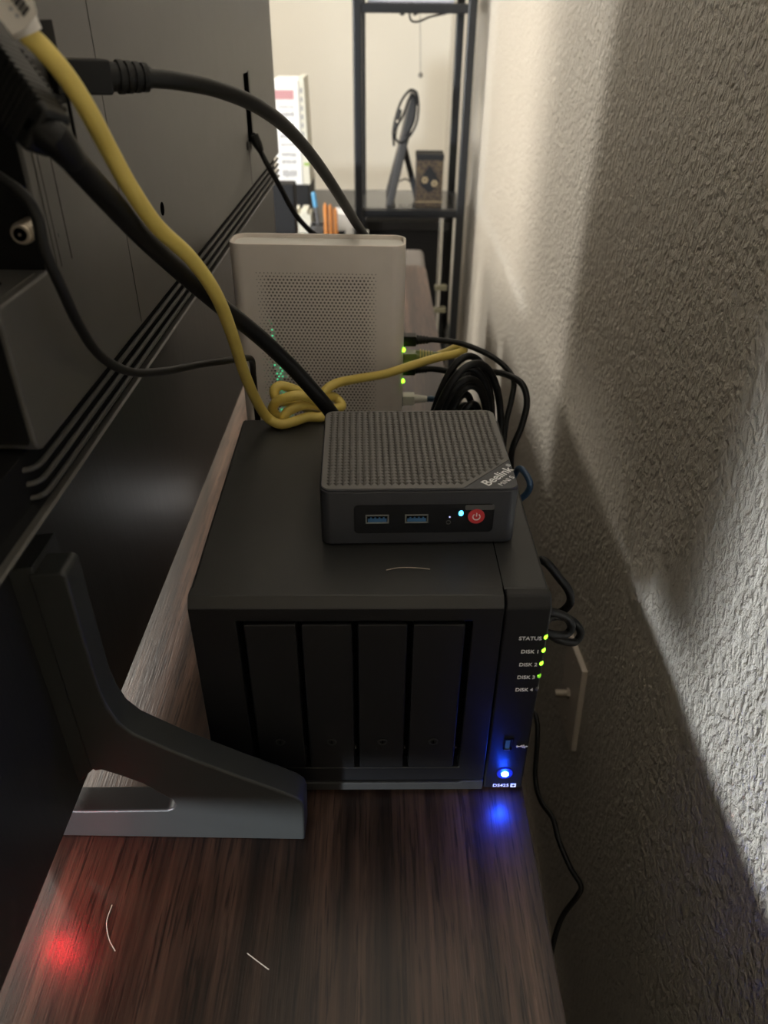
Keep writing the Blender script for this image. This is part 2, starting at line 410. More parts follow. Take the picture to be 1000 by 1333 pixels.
# near face of the recess, dark lining, jack panel, ports
m = MB(); m.box(XP - 0.001, XT - 0.0015, YR - 0.0012, YR + 0.0005, ZL, 0.598); m.build('connector_wall', 'tv_dark', TV)
m = MB(); m.box(XP - 0.0005, XT - 0.004, YN + 0.010, YR - 0.006, ZL - 0.0004, ZL + 0.0004); m.build('ledge_pad', 'tv_shell', TV, bevel=0.0002)
m = MB(); m.cyl((-0.153, -0.006, ZL + 0.0003), (-0.153, -0.006, ZL + 0.0008), 0.0022, 16); m.build('ledge_hole', 'void', TV)
jx, jy, jz = P(30, 303, 0.004)
j = MB(); j.cyl((jx - 0.0005, YR - 0.001, jz), (jx, 0.001, jz), 0.0040, 20); jo = j.build('coax_jack', 'nickel', TV, bevel=0.0004, label='threaded nickel coaxial jack')
for k in range(5):
    r = MB(); r.ring((jx, 0.003 + k * 0.0022, jz), (0, 1, 0), 0.0037, 0.0045, 0.0010, 20); r.build('thread', 'nickel', jo)
r = MB(); r.cyl((jx, 0.0008, jz), (jx, 0.0014, jz), 0.0027, 18); r.build('socket', 'void', jo)
r = MB(); r.cyl((jx, 0.0004, jz), (jx, 0.0014, jz), 0.0006, 10); r.build('pin', 'nickel', jo)
# raised label strip next to the recess and its dots, seams, screw holes, slot
def patch(name, quad, mt, t=0.0004, bevel=0.0, parent=TV):
    "thin slab on the housing: quad = (y0,y1,z0,z1)"
    m = MB(); m.box(XT - 0.001, XT + t, *quad); return m.build(name, mt, parent, bevel=bevel)
patch('rating_label', (0.026, 0.043, 0.335, 0.386), 'tv_shell', 0.0003, 0.0001)
patch('label_edge', (0.0428, 0.0434, 0.335, 0.386), 'tv_dark', 0.0004)
patch('label_edge', (0.030, 0.0304, 0.335, 0.386), 'tv_dark', 0.0004)
patch('label_mark', (0.0335, 0.0352, 0.3468, 0.3485), 'tv_print', 0.0005)
patch('seam', (0.1240, 0.1246, 0.276, 0.598), 'tv_dark', 0.0001)
patch('seam', (0.5445, 0.5460, 0.276, 0.312), 'tv_dark', 0.0001)
m = MB(); m.cyl((XT - 0.001, 0.2015, 0.3236), (XT + 0.0002, 0.2015, 0.3236), 0.0042, 20); m.build('screw_hole', 'void', TV)
m = MB(); m.cyl((XT - 0.001, 0.535, 0.3143), (XT + 0.0002, 0.535, 0.3143), 0.0042, 20); m.build('screw_hole', 'void', TV)
patch('vent_slot', (0.545, 0.572, 0.3165, 0.3775), 'void', 0.0003)
patch('slot_edge', (0.572, 0.578, 0.3165, 0.3785), 'tv_print', 0.0006)
# power inlet block with small jacks under the power plug
ix, iy, iz = PX(83, 135, XT)
m = MB(); m.box(XT - 0.002, XT + 0.001, 0.060, 0.0745, 0.380, 0.428); m.build('inlet_panel', 'tv_dark', TV, bevel=0.0004)
for zz in (0.3835, 0.3915):
    m = MB(); m.box(XT, XT + 0.002, 0.063, 0.070, zz, zz + 0.005); m.build('jack', 'tv_print', TV, bevel=0.0004)
m = MB(); m.box(XT, XT + 0.0016, 0.0735, 0.0752, 0.379, 0.41); m.build('inlet_rim', 'tv_dark', TV)
m = MB(); m.cyl((-0.1845, -0.082, 0.0438), (-0.1845, -0.082, 0.0450), 0.0022, 16); m.build('standby_light', 'led_red', TV, label='small red standby light under the panel')

# foot of the television: clamp plate, bent arm and floor rail with a slot
F0, F1 = -0.035, -0.017
arm = [(-0.1611, 0.2090), (-0.1450, 0.2104), (-0.1428, 0.2080), (-0.1429, 0.170), (-0.1426, 0.1337), (-0.1408, 0.1180), (-0.1372, 0.1060), (-0.1310, 0.0975), (-0.1230, 0.0915),
       (-0.1050, 0.0790), (-0.0800, 0.0640), (-0.0560, 0.0505), (-0.0440, 0.0430), (-0.0400, 0.0385), (-0.0388, 0.0330), (-0.0400, 0.0005),
       (-0.2100, 0.0005), (-0.2100, 0.0262), (-0.1719, 0.0262), (-0.1225, 0.0285), (-0.1185, 0.0305), (-0.1167, 0.0345), (-0.1175, 0.0385), (-0.1201, 0.0405), (-0.1330, 0.0535), (-0.1440, 0.0600), (-0.1545, 0.0652), (-0.1590, 0.0640), (-0.1611, 0.0700)]
m = MB(); m.prism(arm, 1, F0, F1); FO = m.build('stand_foot', 'foot_metal', TV, bevel=0.0028, seg=4, label='grey moulded foot carrying the television')
m = MB(); m.prism([(XP - 0.002, 0.0500), (-0.1600, 0.0640), (-0.1565, 0.0680), (-0.1580, 0.2130), (XP - 0.002, 0.2105)], 1, -0.0340, -0.0050); m.build('clamp_plate', 'foot_metal', FO, bevel=0.0012)
m = MB(); m.box(-0.2100, -0.1210, F0 + 0.002, F1 + 0.004, 0.0010, 0.0200); m.build('slot_floor', 'foot_metal', FO, bevel=0.0015)
m = MB(); m.box(-0.2095, -0.1990, F0 + 0.001, F1 - 0.001, 0.0250, 0.0900); m.build('front_post', 'foot_metal', FO, bevel=0.001)

# ------------------------------------------------------------------ four-bay storage box
N_ = thing('network_storage_box', 'black four-bay network storage box with green status lights and blue power light', 'storage server', (0, 0, 0))
m = MB(); m.box(-0.0995, 0.0995, 0.010, 0.2170, 0.0045, 0.1660); m.build('housing', 'nas_shell', N_, bevel=0.0022, seg=3)
prof = [(0.010, 0.0050), (0.010, 0.1660), (0.0045, 0.1660), (0.0, 0.1612), (0.0, 0.1612 - 0.001)]
# bezel: frame around the bays with a chamfered top
SX = 0.0737
m = MB(); m.frame((-0.0995, SX, 0.0135, 0.1606), (-0.0738, 0.0568, 0.0262, 0.1512), 0.0, 0.012); BZ = m.build('front_bezel', 'nas_front', N_, bevel=0.0009)
m = MB(); m.prism([(0.0002, 0.1600), (0.0050, 0.1660), (0.0125, 0.1660), (0.0125, 0.1600)], 0, -0.0995, SX); m.build('top_chamfer', 'nas_shell', N_, bevel=0.0008)
m = MB(); m.prism([(-0.0995, 0.0045), (0.0570, 0.0045), (SX, 0.0045), (SX, 0.0135), (0.0600, 0.0135), (0.0570, 0.0120), (-0.0995, 0.0120)], 1, -0.0010, 0.012); m.build('bottom_lip', 'nas_shell', N_, bevel=0.0012)
m = MB(); m.box(-0.0745, 0.0575, 0.0085, 0.0119, 0.0260, 0.1515); m.build('bay_recess', 'void', N_)
prof = [(0.0002, 0.0045), (0.0002, 0.1605), (0.0050, 0.1660), (0.0115, 0.1660), (0.0115, 0.0045)]
m = MB(); m.prism(prof, 0, SX + 0.0006, 0.1000); IP = m.build('indicator_panel', 'nas_front', N_, bevel=0.0016, seg=3)
m = MB(); m.box(SX, SX + 0.0006, 0.004, 0.2170, 0.1655, 0.16606); m.build('seam', 'void', N_)
TR = [(-0.0700, -0.0412), (-0.0382, -0.0100), (-0.0070, 0.0208), (0.0240, 0.0530)]
LX = [-0.0560, -0.0240, 0.0075, 0.0392]
for (x0, x1), lx in zip(TR, LX):
    m = MB(); m.box(x0, x1, -0.0008, 0.0090, 0.0272, 0.1494); t = m.build('drive_tray', 'nas_tray', N_, bevel=0.0011)
    m = MB(); m.ring((lx, -0.0013, 0.0525), (0, 1, 0), 0.0019, 0.0030, 0.0012, 22); k = m.build('lock', 'nas_shell', t)
    m = MB(); m.cyl((lx, -0.0004, 0.0525), (lx, -0.0011, 0.0525), 0.0019, 18); m.build('lock_core', 'lock_metal', t)
    m = MB(); m.box(lx - 0.0003, lx + 0.0003, -0.0014, -0.0010, 0.0514, 0.0536); m.build('key_slot', 'void', t)
    m = MB(); m.box(x1 + 0.0004, x1 + 0.0011, -0.0006, 0.0010, 0.0455, 0.0470); m.build('latch_tip', 'usb_shell', t)
LEDZ = [0.1390, 0.1288, 0.1185, 0.1082, 0.0978]
for z, s, mt in zip(LEDZ, ('STATUS', 'DISK 1', 'DISK 2', 'DISK 3', 'DISK 4'), ('led_green', 'led_green', 'led_green', 'led_green_dim', 'led_off')):
    m = MB(); m.sphere((0.0988, 0.0012, z), 0.0017, 14, (0.85, 0.85, 1.25)); m.build('indicator_light', mt, N_)
    text('lettering', s, 0.0037, front_mtx(0.0967, 0.0001, z - 0.0008), 'white_print', N_, align='RIGHT', bold=0.00003)
m = MB(); m.sphere((0.0985, 0.0008, LEDZ[3] + 0.0006), 0.0009, 12); m.build('indicator_light', 'led_green', N_)
# usb socket on the front, icon, power button
m = MB(); m.frame((0.0838, 0.0898, 0.0430, 0.0535), (0.0844, 0.0892, 0.0440, 0.0528), -0.0003, 0.001); U = m.build('usb_socket', 'lock_metal', N_)
m = MB(); m.box(0.0848, 0.0876, -0.0004, 0.0008, 0.0447, 0.0524); m.build('usb_tongue', 'usb_blue', U)
m = MB(); m.box(0.0843, 0.0880, -0.0007, 0.0, 0.0433, 0.0442); m.build('usb_lip', 'usb_shell', U)
m = MB(); m.tube([(0.0925, -0.0001, 0.0464), (0.0985, -0.0001, 0.0464)], 0.0003, 6); m.sphere((0.0925, -0.0001, 0.0464), 0.0008, 8)
m.tube([(0.0940, -0.0001, 0.0464), (0.0952, -0.0001, 0.0475), (0.0965, -0.0001, 0.0475)], 0.00025, 6); m.tube([(0.0950, -0.0001, 0.0464), (0.0962, -0.0001, 0.0453), (0.0972, -0.0001, 0.0453)], 0.00025, 6)
m.sphere((0.0966, -0.0001, 0.0475), 0.0005, 8); m.box(0.0970, 0.0978, -0.0003, 0, 0.0449, 0.0457); m.tube([(0.0980, -0.0001, 0.0464), (0.0994, -0.0001, 0.0464)], 0.0007, 6, 0.0001)
m.build('usb_icon', 'white_print', N_)
bx, bz = 0.0872, 0.0202
m = MB(); m.cyl((bx, 0.0006, bz), (bx, -0.0006, bz), 0.0052, 30); PB = m.build('power_button', 'button_glow', N_, bevel=0.0003)
m = MB(); m.ring((bx, -0.0012, bz), (0, 1, 0), 0.0012, 0.0024, 0.0008, 24); m.build('power_ring', 'led_blue', PB, label='glowing blue power light')
m = MB(); m.sphere((bx, -0.0008, bz), 0.0018, 14, (1, 0.9, 1)); m.build('power_core', 'led_blue_core', PB)
ld = bpy.data.lights.new('power_light', 'POINT'); ld.energy = 0.012; ld.color = (0.01, 0.07, 1.0); ld.shadow_soft_size = 0.0022
lo = bpy.data.objects.new('power_light_lamp', ld); COL.objects.link(lo); lo.parent = N_; lo.location = (bx, -0.0052, bz)
text('lettering', 'DS425', 0.0040, front_mtx(0.0858, -0.00005, 0.0075), 'white_print', N_, bold=0.00002)
m = MB(); m.box(0.0922, 0.0958, -0.0001, 0.0004, 0.0058, 0.0092); PL = m.build('model_badge', 'white_print', N_)
m = MB(); m.box(0.0937, 0.0943, -0.0002, 0, 0.0065, 0.0085); m.box(0.0930, 0.0950, -0.0002, 0, 0.0072, 0.0078); m.build('badge_plus', 'nas_front', PL)
for x in (-0.085, 0.085):
    for y in (0.02, 0.20):
        m = MB(); m.cyl((x, y, 0), (x, y, 0.005), 0.009); m.build('rubber_foot', 'rubber', N_)

N_.rotation_euler.z = math.radians(1.4)

# ------------------------------------------------------------------ mini computer (local axes, front = -y)
RZ = math.radians(2.6)
MC = thing('mini_computer', 'small dark grey mini computer with patterned lid and red power button on black storage box', 'computer', (0.0250, 0.1030, 0.166), RZ)
W2, D2, HH = 0.0575, 0.0510, 0.0390
def rrect(hx, hy, r, n=6):
    o = []
    for cx, cy, a0 in ((hx - r, hy - r, 0), (-hx + r, hy - r, 90), (-hx + r, -hy + r, 180), (hx - r, -hy + r, 270)):
        for k in range(n + 1):
            a = math.radians(a0 + 90 * k / n); o.append((cx + r * math.cos(a), cy + r * math.sin(a)))
    return o
m = MB(); m.prism(rrect(W2, D2, 0.006), 2, 0.0012, HH - 0.0012); m.build('body', 'pc_shell', MC, bevel=0.0011, local=True)
m = MB(); m.prism(rrect(W2 - 0.0006, D2 - 0.0006, 0.006), 2, HH - 0.0013, HH); m.build('lid', 'pc_shell', MC, bevel=0.0004, local=True)
for x in (-0.045, 0.045):
    for y in (-0.04, 0.04):
        m = MB(); m.cyl((x, y, 0), (x, y, 0.0015), 0.005); m.build('rubber_foot', 'rubber', MC, local=True)
# patterned field of the lid, cut off at the maker's corner
c0, c1 = (0.0250, -D2 + 0.0012), (W2 - 0.0012, -D2 + 0.0330)   # ends of the diagonal
fld = [p for p in rrect(W2 - 0.0012, D2 - 0.0012, 0.0055) if not (p[0] > 0.025 and p[1] < -0.018)]
ii = [i for i in range(len(fld)) if fld[i][0] < 0 and fld[i][1] < 0][-1]
fld = fld[:ii + 1] + [c0, c1] + fld[ii + 1:]
m = MB(); m.prism(fld, 2, HH - 0.0002, HH + 0.0003); m.build('patterned_lid_field', 'pc_top', MC, local=True)
m = MB(); px_, py_ = 0.0040, 0.0035
for r in range(30):
    for c in range(30):
        x = -0.0560 + c * px_; y = -0.0485 + r * py_
        if abs(x) > W2 - 0.0026 or abs(y) > D2 - 0.0024: continue
        if math.hypot(max(0, abs(x) - (W2 - 0.007)), max(0, abs(y) - (D2 - 0.007))) > 0.0045: continue
        if (c1[1] - c0[1]) * (x - c0[0]) - (c1[0] - c0[0]) * (y - c0[1]) > -0.00006: continue
        a = 0.00185; b = 0.0016
        m.add([(x - a, y + b, HH + 0.0003), (x + a, y + b, HH + 0.0003), (x, y - b, HH + 0.0003), (x, y + b * 0.45, HH + 0.00115)], [(0, 2, 3), (2, 1, 3), (1, 0, 3)])
m.build('embossed_studs', 'pc_top', MC, local=True, smooth=0, kind='stuff')
ang = math.atan2(c1[1] - c0[1], c1[0] - c0[0])
def lidm(x, y, a): return Matrix.Translation((x, y, HH + 0.0001)) @ Matrix.Rotation(a, 4, 'Z')
text('lettering', 'Beelink', 0.0087, lidm(0.0465, -0.0372, ang), 'white_print', MC, local=True, bold=0.0001)
text('lettering', '\u00ae', 0.0040, lidm(0.0550, -0.0247, ang), 'white_print', MC, local=True)
text('lettering', 'MINI S', 0.0047, lidm(0.0508, -0.0425, ang), 'white_print', MC, local=True)
# front insert, ports, button
YFm = -D2
def fbox(x0, x1, z0, z1, t0, t1): return MB().box(x0, x1, YFm - t1, YFm - t0, z0, z1)
fp = [(p[0] + 0.0028, p[1] + 0.0192) for p in rrect(0.0408, 0.0098, 0.0028)]
m = MB(); m.prism(fp, 1, YFm - 0.0004, YFm + 0.0004); m.build('front_insert', 'pc_front', MC, local=True)
fp = [(p[0] + 0.0350, p[1] + 0.0268) for p in rrect(0.0085, 0.0017, 0.0009)]
m = MB(); m.prism(fp, 1, YFm - 0.0006, YFm); m.build('insert_sticker', 'pc_tab', MC, local=True)
for x in (-0.0245, -0.0015):
    m = MB(); m.frame((x - 0.0068, x + 0.0068, 0.0165, 0.0224), (x - 0.0060, x + 0.0060, 0.0172, 0.0217), YFm - 0.0009, YFm); U = m.build('usb_port', 'usb_shell', MC, bevel=0.0001, local=True)
    m = fbox(x - 0.0060, x + 0.0060, 0.0172, 0.0217, 0.0, 0.00045); m.build('port_mouth', 'void', U, local=True)
    m = fbox(x - 0.0055, x + 0.0055, 0.0175, 0.0198, 0.0, 0.0008); m.build('port_tongue', 'usb_blue', U, local=True)
    for k in range(4):
        m = fbox(x - 0.0042 + k * 0.0025, x - 0.0032 + k * 0.0025, 0.0198, 0.0207, 0.0, 0.0007); m.build('contact', 'usb_blue', U, local=True)
m = MB(); m.sphere((0.0178, YFm - 0.0004, 0.0203), 0.0005, 8); m.build('activity_light', 'led_dim', MC, local=True)
m = MB(); m.ring((0.0172, YFm - 0.0007, 0.0166), (0, 1, 0), 0.0011, 0.0014, 0.0003, 20); m.build('reset_ring', 'tv_print', MC, local=True)
m = MB(); m.sphere((0.0243, YFm - 0.0004, 0.0228), 0.0015, 14, (0.9, 0.4, 1.25)); m.build('power_light', 'led_cyan', MC, local=True)
bx, bz = 0.0333, 0.0208
m = MB(); m.cyl((bx, YFm, bz), (bx, YFm - 0.0013, bz), 0.0049, 36); PB = m.build('power_button', 'button_red', MC, bevel=0.0003, local=True, label='round red power button')
m = MB()
arc = [(bx + 0.0021 * math.sin(a), YFm - 0.0014, bz + 0.0021 * math.cos(a)) for a in [math.radians(38 + 284 * k / 22) for k in range(23)]]
m.tube(arc, 0.00034, 6); m.tube([(bx, YFm - 0.0014, bz + 0.0004), (bx, YFm - 0.0014, bz + 0.0027)], 0.00034, 6); m.build('power_icon', 'button_icon', PB, local=True)

# ------------------------------------------------------------------ modem
MD = thing('cable_modem', 'white upright cable modem with perforated front and green lights behind the storage box', 'modem', (-0.053, 0.345, 0), math.radians(-1.0))
hx, hy, MH = 0.0740, 0.0190, 0.270
out = rrect(hx, hy, 0.0115, 8); inn = rrect(hx - 0.0022, hy - 0.0022, 0.0095, 8); n = len(out)
m = MB(); m.add([(p[0], p[1], 0.002) for p in out] + [(p[0], p[1], MH) for p in out] + [(p[0], p[1], MH) for p in inn] + [(p[0], p[1], MH - 0.004) for p in inn],
                [tuple(range(n - 1, -1, -1))] + [(k * n + i, k * n + (i + 1) % n, (k + 1) * n + (i + 1) % n, (k + 1) * n + i) for k in range(3) for i in range(n)] + [tuple(3 * n + i for i in range(n))])
m.build('shell', 'modem_white', MD, bevel=0.0007, local=True)
m = MB(); m.prism(rrect(hx - 0.0023, hy - 0.0023, 0.0094, 8), 2, MH - 0.0045, MH - 0.0035); m.build('top_cover', 'modem_top', MD, local=True)
m = MB(); m.prism(rrect(hx - 0.004, hy - 0.004, 0.008, 6), 2, 0, 0.003); m.build('base_pad', 'rubber', MD, local=True)
holes = MB(); lit = MB(); lit2 = MB()
for r in range(68):
    for c in range(32):
        x = -0.0515 + c * 0.00325 + (0.001625 if r % 2 else 0); z = 0.2465 - r * 0.00275
        if x > 0.0505: continue
        e = min(1.0, 0.45 + 0.18 * min(c, 31 - c), 0.55 + 0.25 * r)
        rad = 0.00098 * e
        ring = [(x + rad * math.cos(t), -hy - 0.00008, z + rad * math.sin(t)) for t in [math.pi / 3 * k for k in range(6)]]
        tgt = holes
        gx = x + 0.041
        if 0.09 < z < 0.206 and abs(gx - 0.09 * (0.19 - z)) < 0.0010 + 0.05 * (0.206 - z): tgt = lit if (c * 7 + r * 3) % 5 < 3 else lit2
        elif 0.09 < z < 0.185 and abs(gx) < 0.012 and (c * 5 + r * 11) % 4 == 0: tgt = lit2
        tgt.add(ring, [(0, 1, 2, 3, 4, 5)])
holes.build('perforation', 'modem_hole', MD, local=True, smooth=0, kind='stuff')
lit.build('status_glow', 'modem_led', MD, local=True, smooth=0, kind='stuff', label='green status lights glowing through the perforation')
lit2.build('status_glow', 'modem_led2', MD, local=True, smooth=0, kind='stuff', label='faint green glow through the perforation')
def portpt(u, v): return P(u, v, 0.345)
XR = 0.0205
for (u, v, h) in ((529, 442, 0.007), (529, 464, 0.010), (529, 480, 0.006), (529, 519, 0.010)):
    p = portpt(u, v); m = MB(); m.box(XR - 0.001, XR + 0.0008, 0.338, 0.352, p[2] - h / 2, p[2] + h / 2); m.build('port', 'void', MD)
for (u, v) in ((526, 449), (524, 489)):
    p = portpt(u, v); m = MB(); m.sphere((XR + 0.0006, 0.333, p[2]), 0.0022, 12, (0.8, 1, 1)); m.build('link_light', 'led_green', MD)

# ------------------------------------------------------------------ cords
def cord(name, label, pts, r, mt, n=10, seg=10, group=None):
    T = thing(name, label, 'cable', tuple(pts[0]), 0, group)
    m = MB(); m.tube(spline(pts, seg), r, n); m.build('cord', mt, T, smooth=60)
    return T

# yellow network cable, knotted on the storage box
Y = [(34, 42, 0.000), (60, 68, 0.002), (90, 105, 0.006), (118, 150, 0.012), (142, 195, 0.022), (170, 245, 0.031), (205, 295, 0.046), (250, 338, 0.072), (282, 385, 0.096),
     (302, 435, 0.130), (318, 485, 0.166), (334, 522, 0.190), (348, 543, 0.2000), (364, 552, 0.1985), (382, 549, 0.2020), (400, 543, 0.2095), (418, 543, 0.2115), (425, 537, 0.2200), (415, 529, 0.2210), (396, 527, 0.2140),
     (376, 535, 0.2080), (369, 543, 0.2070), (360, 541, 0.2140), (355, 531, 0.2140), (364, 521, 0.2100), (385, 515, 0.2100), (404, 518, 0.2140), (417, 527, 0.2240), (408, 535, 0.2310), (385, 524, 0.2270),
     (364, 522, 0.2240), (357, 509, 0.2250), (366, 502, 0.2290), (386, 508, 0.2320), (408, 520, 0.2370), (430, 531, 0.2360), (445, 529, 0.2420), (437, 518, 0.2470), (424, 514, 0.2400), (424, 508, 0.2400), (438, 499, 0.2480),
     (465, 493, 0.268), (500, 487, 0.292), (535, 476, 0.310), (568, 466, 0.322), (592, 461, 0.333), (604, 456, 0.345), (594, 453, 0.352), (580, 459, 0.350), (566, 464, 0.346)]
YC = cord('network_cable', 'yellow network cable hanging from the television and knotted on the black storage box', [P(*q) for q in Y], 0.0038, 'yellow', 12)
# printed legend along the yellow cord
# plug at the modem
a = Vector(P(568, 464, 0.3455)); a = Vector((a.x, 0.3455, portpt(529, 464)[2]))
m = MB(); m.tube([(XR + 0.012, a.y, a.z), (XR + 0.016, a.y, a.z), (a.x + 0.004, a.y, a.z)], [0.0062, 0.0060, 0.0042], 12); bo = m.build('plug_boot', 'plug_clear', YC, smooth=60)
for k in range(5):
    x = XR + 0.0155 + k * 0.0026; m = MB(); m.ring((x, a.y, a.z), (1, 0, 0), 0.0040, 0.0064 - k * 0.00035, 0.0010, 14); m.build('boot_rib', 'yellow', bo)
m = MB(); m.box(XR - 0.001, XR + 0.013, a.y - 0.006, a.y + 0.006, a.z - 0.0045, a.z + 0.0045); m.build('plug', 'plug_clear', YC, bevel=0.0006)
# white sleeve and flag at the television end
p0, p1 = Vector(P(37, 45, -0.0005)), Vector(P(-22, -62, -0.004))
m = MB(); m.tube([p0, p0.lerp(p1, 0.15), p1], [0.0052, 0.0056, 0.0058], 16); SL = m.build('label_sleeve', 'label_white', YC, smooth=60)
q = [P(17, 46, -0.0075), P(34, 37, -0.0070), P(48, 17, -0.0065), P(41, -8, -0.0065), P(8, -48, -0.0070), P(-28, -10, -0.0090)]
nv = Vector((0.10, -0.97, 0.22)).normalized() * 0.0003
m = MB(); k = len(q); m.add([Vector(p) - nv for p in q] + [Vector(p) + nv for p in q], [tuple(range(k)), tuple(range(2 * k - 1, k - 1, -1))] + [(j, i, k + i, k + j) for i in range(k) for j in ((i + 1) % k,)])
e0 = p1; m2 = MB(); m2.tube(spline([p0.lerp(p1, 0.9), p1, p1 + Vector((-0.006, 0.004, 0.016)), Vector((-0.153, 0.006, p1.z + 0.026)), Vector((-0.154, 0.018, p1.z + 0.027))], 6), 0.0038, 12); m2.build('cord', 'yellow', YC, smooth=60)
m2 = MB(); m2.box(-0.160, -0.148, 0.004, 0.0172, p1.z + 0.022, p1.z + 0.032); m2.build('plug', 'plug_clear', YC, bevel=0.0006)
FL = m.build('label_flag', 'label_white', YC, label='white paper flag with a black barcode')
o0 = Vector(P(31, 22, -0.0072)); ax = Vector(P(39, 11, -0.0070)) - o0; along = Vector(P(12, -4, -0.0075)) - o0
for i, wdt in enumerate((0.13, 0.05, 0.09, 0.05, 0.11, 0.05, 0.08, 0.05, 0.11, 0.06, 0.1)):
    b0 = o0 + along * (i * 0.125); b1 = b0 + along * wdt * 0.8; lift = nv * 2.4
    m = MB(); m.add([b0 + lift, b1 + lift, b1 + ax + lift, b0 + ax + lift, b0, b1, b1 + ax, b0 + ax], [(0, 1, 2, 3), (7, 6, 5, 4), (0, 4, 5, 1), (1, 5, 6, 2), (2, 6, 7, 3), (3, 7, 4, 0)]); m.build('barcode_bar', 'ink', FL)
for (u, v) in ((23, 21), (15, 12)):
    c = Vector(P(u, v, -0.0078)) + nv * 2; m = MB(); m.box(c.x - 0.0006, c.x + 0.0006, c.y - 0.0002, c.y + 0.0002, c.z - 0.0006, c.z + 0.0006); m.build('printed_mark', 'ink_grey', FL)

# thick black video cable from the television down to the mini computer
B = [(72, 180, -0.012), (100, 214, 0.002), (140, 258, 0.022), (185, 306, 0.054), (232, 350, 0.092), (285, 396, 0.130), (335, 436, 0.155), (380, 478, 0.168), (415, 517, 0.172), (434, 541, 0.176)]
BP = [Vector(P(*q)) for q in B]; BP += [BP[-1] + Vector((0.006, -0.002, -0.009)), BP[-1] + Vector((0.010, -0.009, -0.013))]
BC = cord('video_cable', 'thick black video cable sloping from the television to the back of the mini computer', BP, 0.0052, 'rubber', 14)
p0 = Vector(P(66, 180, -0.012)); p1 = Vector(P(8, 106, 0.006)); p2 = Vector(P(-50, 0, -0.045))
d = (p1 - p0).normalized(); side = d.cross(Vector((0, 1, 0))).normalized(); nor = side.cross(d)
def pbox(a, b, wa, wb, t, name, mt, parent, bevel=0.001):
    vs = []
    for c, ww in ((a, wa), (b, wb)):
        vs += [c - side * ww - nor * t, c + side * ww - nor * t, c + side * ww + nor * t, c - side * ww + nor * t]
    m = MB(); m.add(vs, [(0, 1, 2, 3), (7, 6, 5, 4), (0, 4, 5, 1), (1, 5, 6, 2), (2, 6, 7, 3), (3, 7, 4, 0)]); return m.build(name, mt, parent, bevel=bevel, seg=3)
PL_ = (0.0145 - p0.y) / d.y
pbox(p0 + d * (PL_ - 0.001), p0 + d * (PL_ + 0.010), 0.0068, 0.0068, 0.0022, 'connector_tip', 'usb_shell', BC, 0.0004)
PG = pbox(p0 + d * 0.001, p0 + d * PL_, 0.0090, 0.0108, 0.0064, 'plug_body', 'rubber', BC, 0.0025)
for k in range(11):
    t = 0.007 + k * (PL_ - 0.012) / 11; c = p0 + d * t; ww = 0.0090 + 0.0018 * t / PL_
    pbox(c, c + d * 0.0016, ww + 0.0001, ww + 0.00015, 0.0066, 'grip_ridge', 'rubber', PG, 0.0004)
m = MB(); cc = p0 + d * 0.0045 - nor * 0.0065; m.tube([cc - side * 0.0020, cc + side * 0.0020], 0.0011, 10)
hz_ = nor * 0.0072
m.build('grip_mark', 'void', PG)
m = MB(); m.tube([p0 + d * 0.004, BP[0], BP[0].lerp(BP[1], 0.35), BP[0].lerp(BP[1], 0.8)], [0.0066, 0.0064, 0.0060, 0.0053], 14); m.build('strain_relief', 'rubber', BC, smooth=60)

# television power cord over the modem
C = [(188, 101, 0.080), (235, 106, 0.094), (285, 117, 0.118), (335, 138, 0.152), (375, 168, 0.195), (410, 208, 0.250), (440, 252, 0.310), (462, 288, 0.365), (474, 306, 0.395), (486, 330, 0.405), (492, 370, 0.408), (494, 460, 0.410)]
PC = cord('power_cord', 'black power cord with ribbed strain relief arching from the television over the modem', [P(*q) for q in C], 0.0040, 'rubber_grey', 12)
a, b = Vector(P(196, 101, 0.084)), Vector(P(68, 99, 0.060))
d = (b - a).normalized()
L_ = (b - a).length
m = MB(); m.tube([a, a.lerp(b, 0.42), a.lerp(b, 0.46)], [0.0046, 0.0062, 0.0062], 12); SR = m.build('strain_relief', 'rubber_grey', PC, smooth=60)
for k in range(4):
    t = 0.04 + k * 0.085; m = MB(); m.ring(a.lerp(b, t), d, 0.003, 0.0060 + 0.0003 * k, 0.0024, 16); m.build('relief_rib', 'rubber_grey', SR)
side = d.cross(Vector((0, 0, 1))).normalized(); up = side.cross(d)
s0, s1 = a.lerp(b, 0.44), b; vs = []
for c in (s0, s1): vs += [c - side * 0.006 - up * 0.0068, c + side * 0.006 - up * 0.0068, c + side * 0.006 + up * 0.0068, c - side * 0.006 + up * 0.0068]
m = MB(); m.add(vs, [(0, 1, 2, 3), (7, 6, 5, 4), (0, 4, 5, 1), (1, 5, 6, 2), (2, 6, 7, 3), (3, 7, 4, 0)]); m.build('plug_body', 'rubber_grey', PC, bevel=0.0012)

# thin black lead in front of the housing
D = [(-30, 215, 0.004), (0, 232, -0.002), (30, 254, -0.006), (48, 282, -0.008), (58, 325, -0.008), (78, 370, -0.004), (104, 425, 0.008), (132, 464, 0.030), (170, 484, 0.060), (215, 483, 0.095), (262, 474, 0.135), (300, 469, 0.172), (320, 466, 0.200), (328, 470, 0.214), (330, 490, 0.226), (333, 520, 0.2275), (336, 548, 0.2285)]
DP = [P(*q) for q in D]; DP += [(DP[-1][0], 0.2290, 0.12), (DP[-1][0] + 0.01, 0.2290, 0.05), (DP[-1][0] + 0.02, 0.231, 0.004)]
cord('antenna_lead', 'thin black lead drooping across the ribbed television back to the storage box corner', DP, 0.0024, 'rubber_grey', 10)

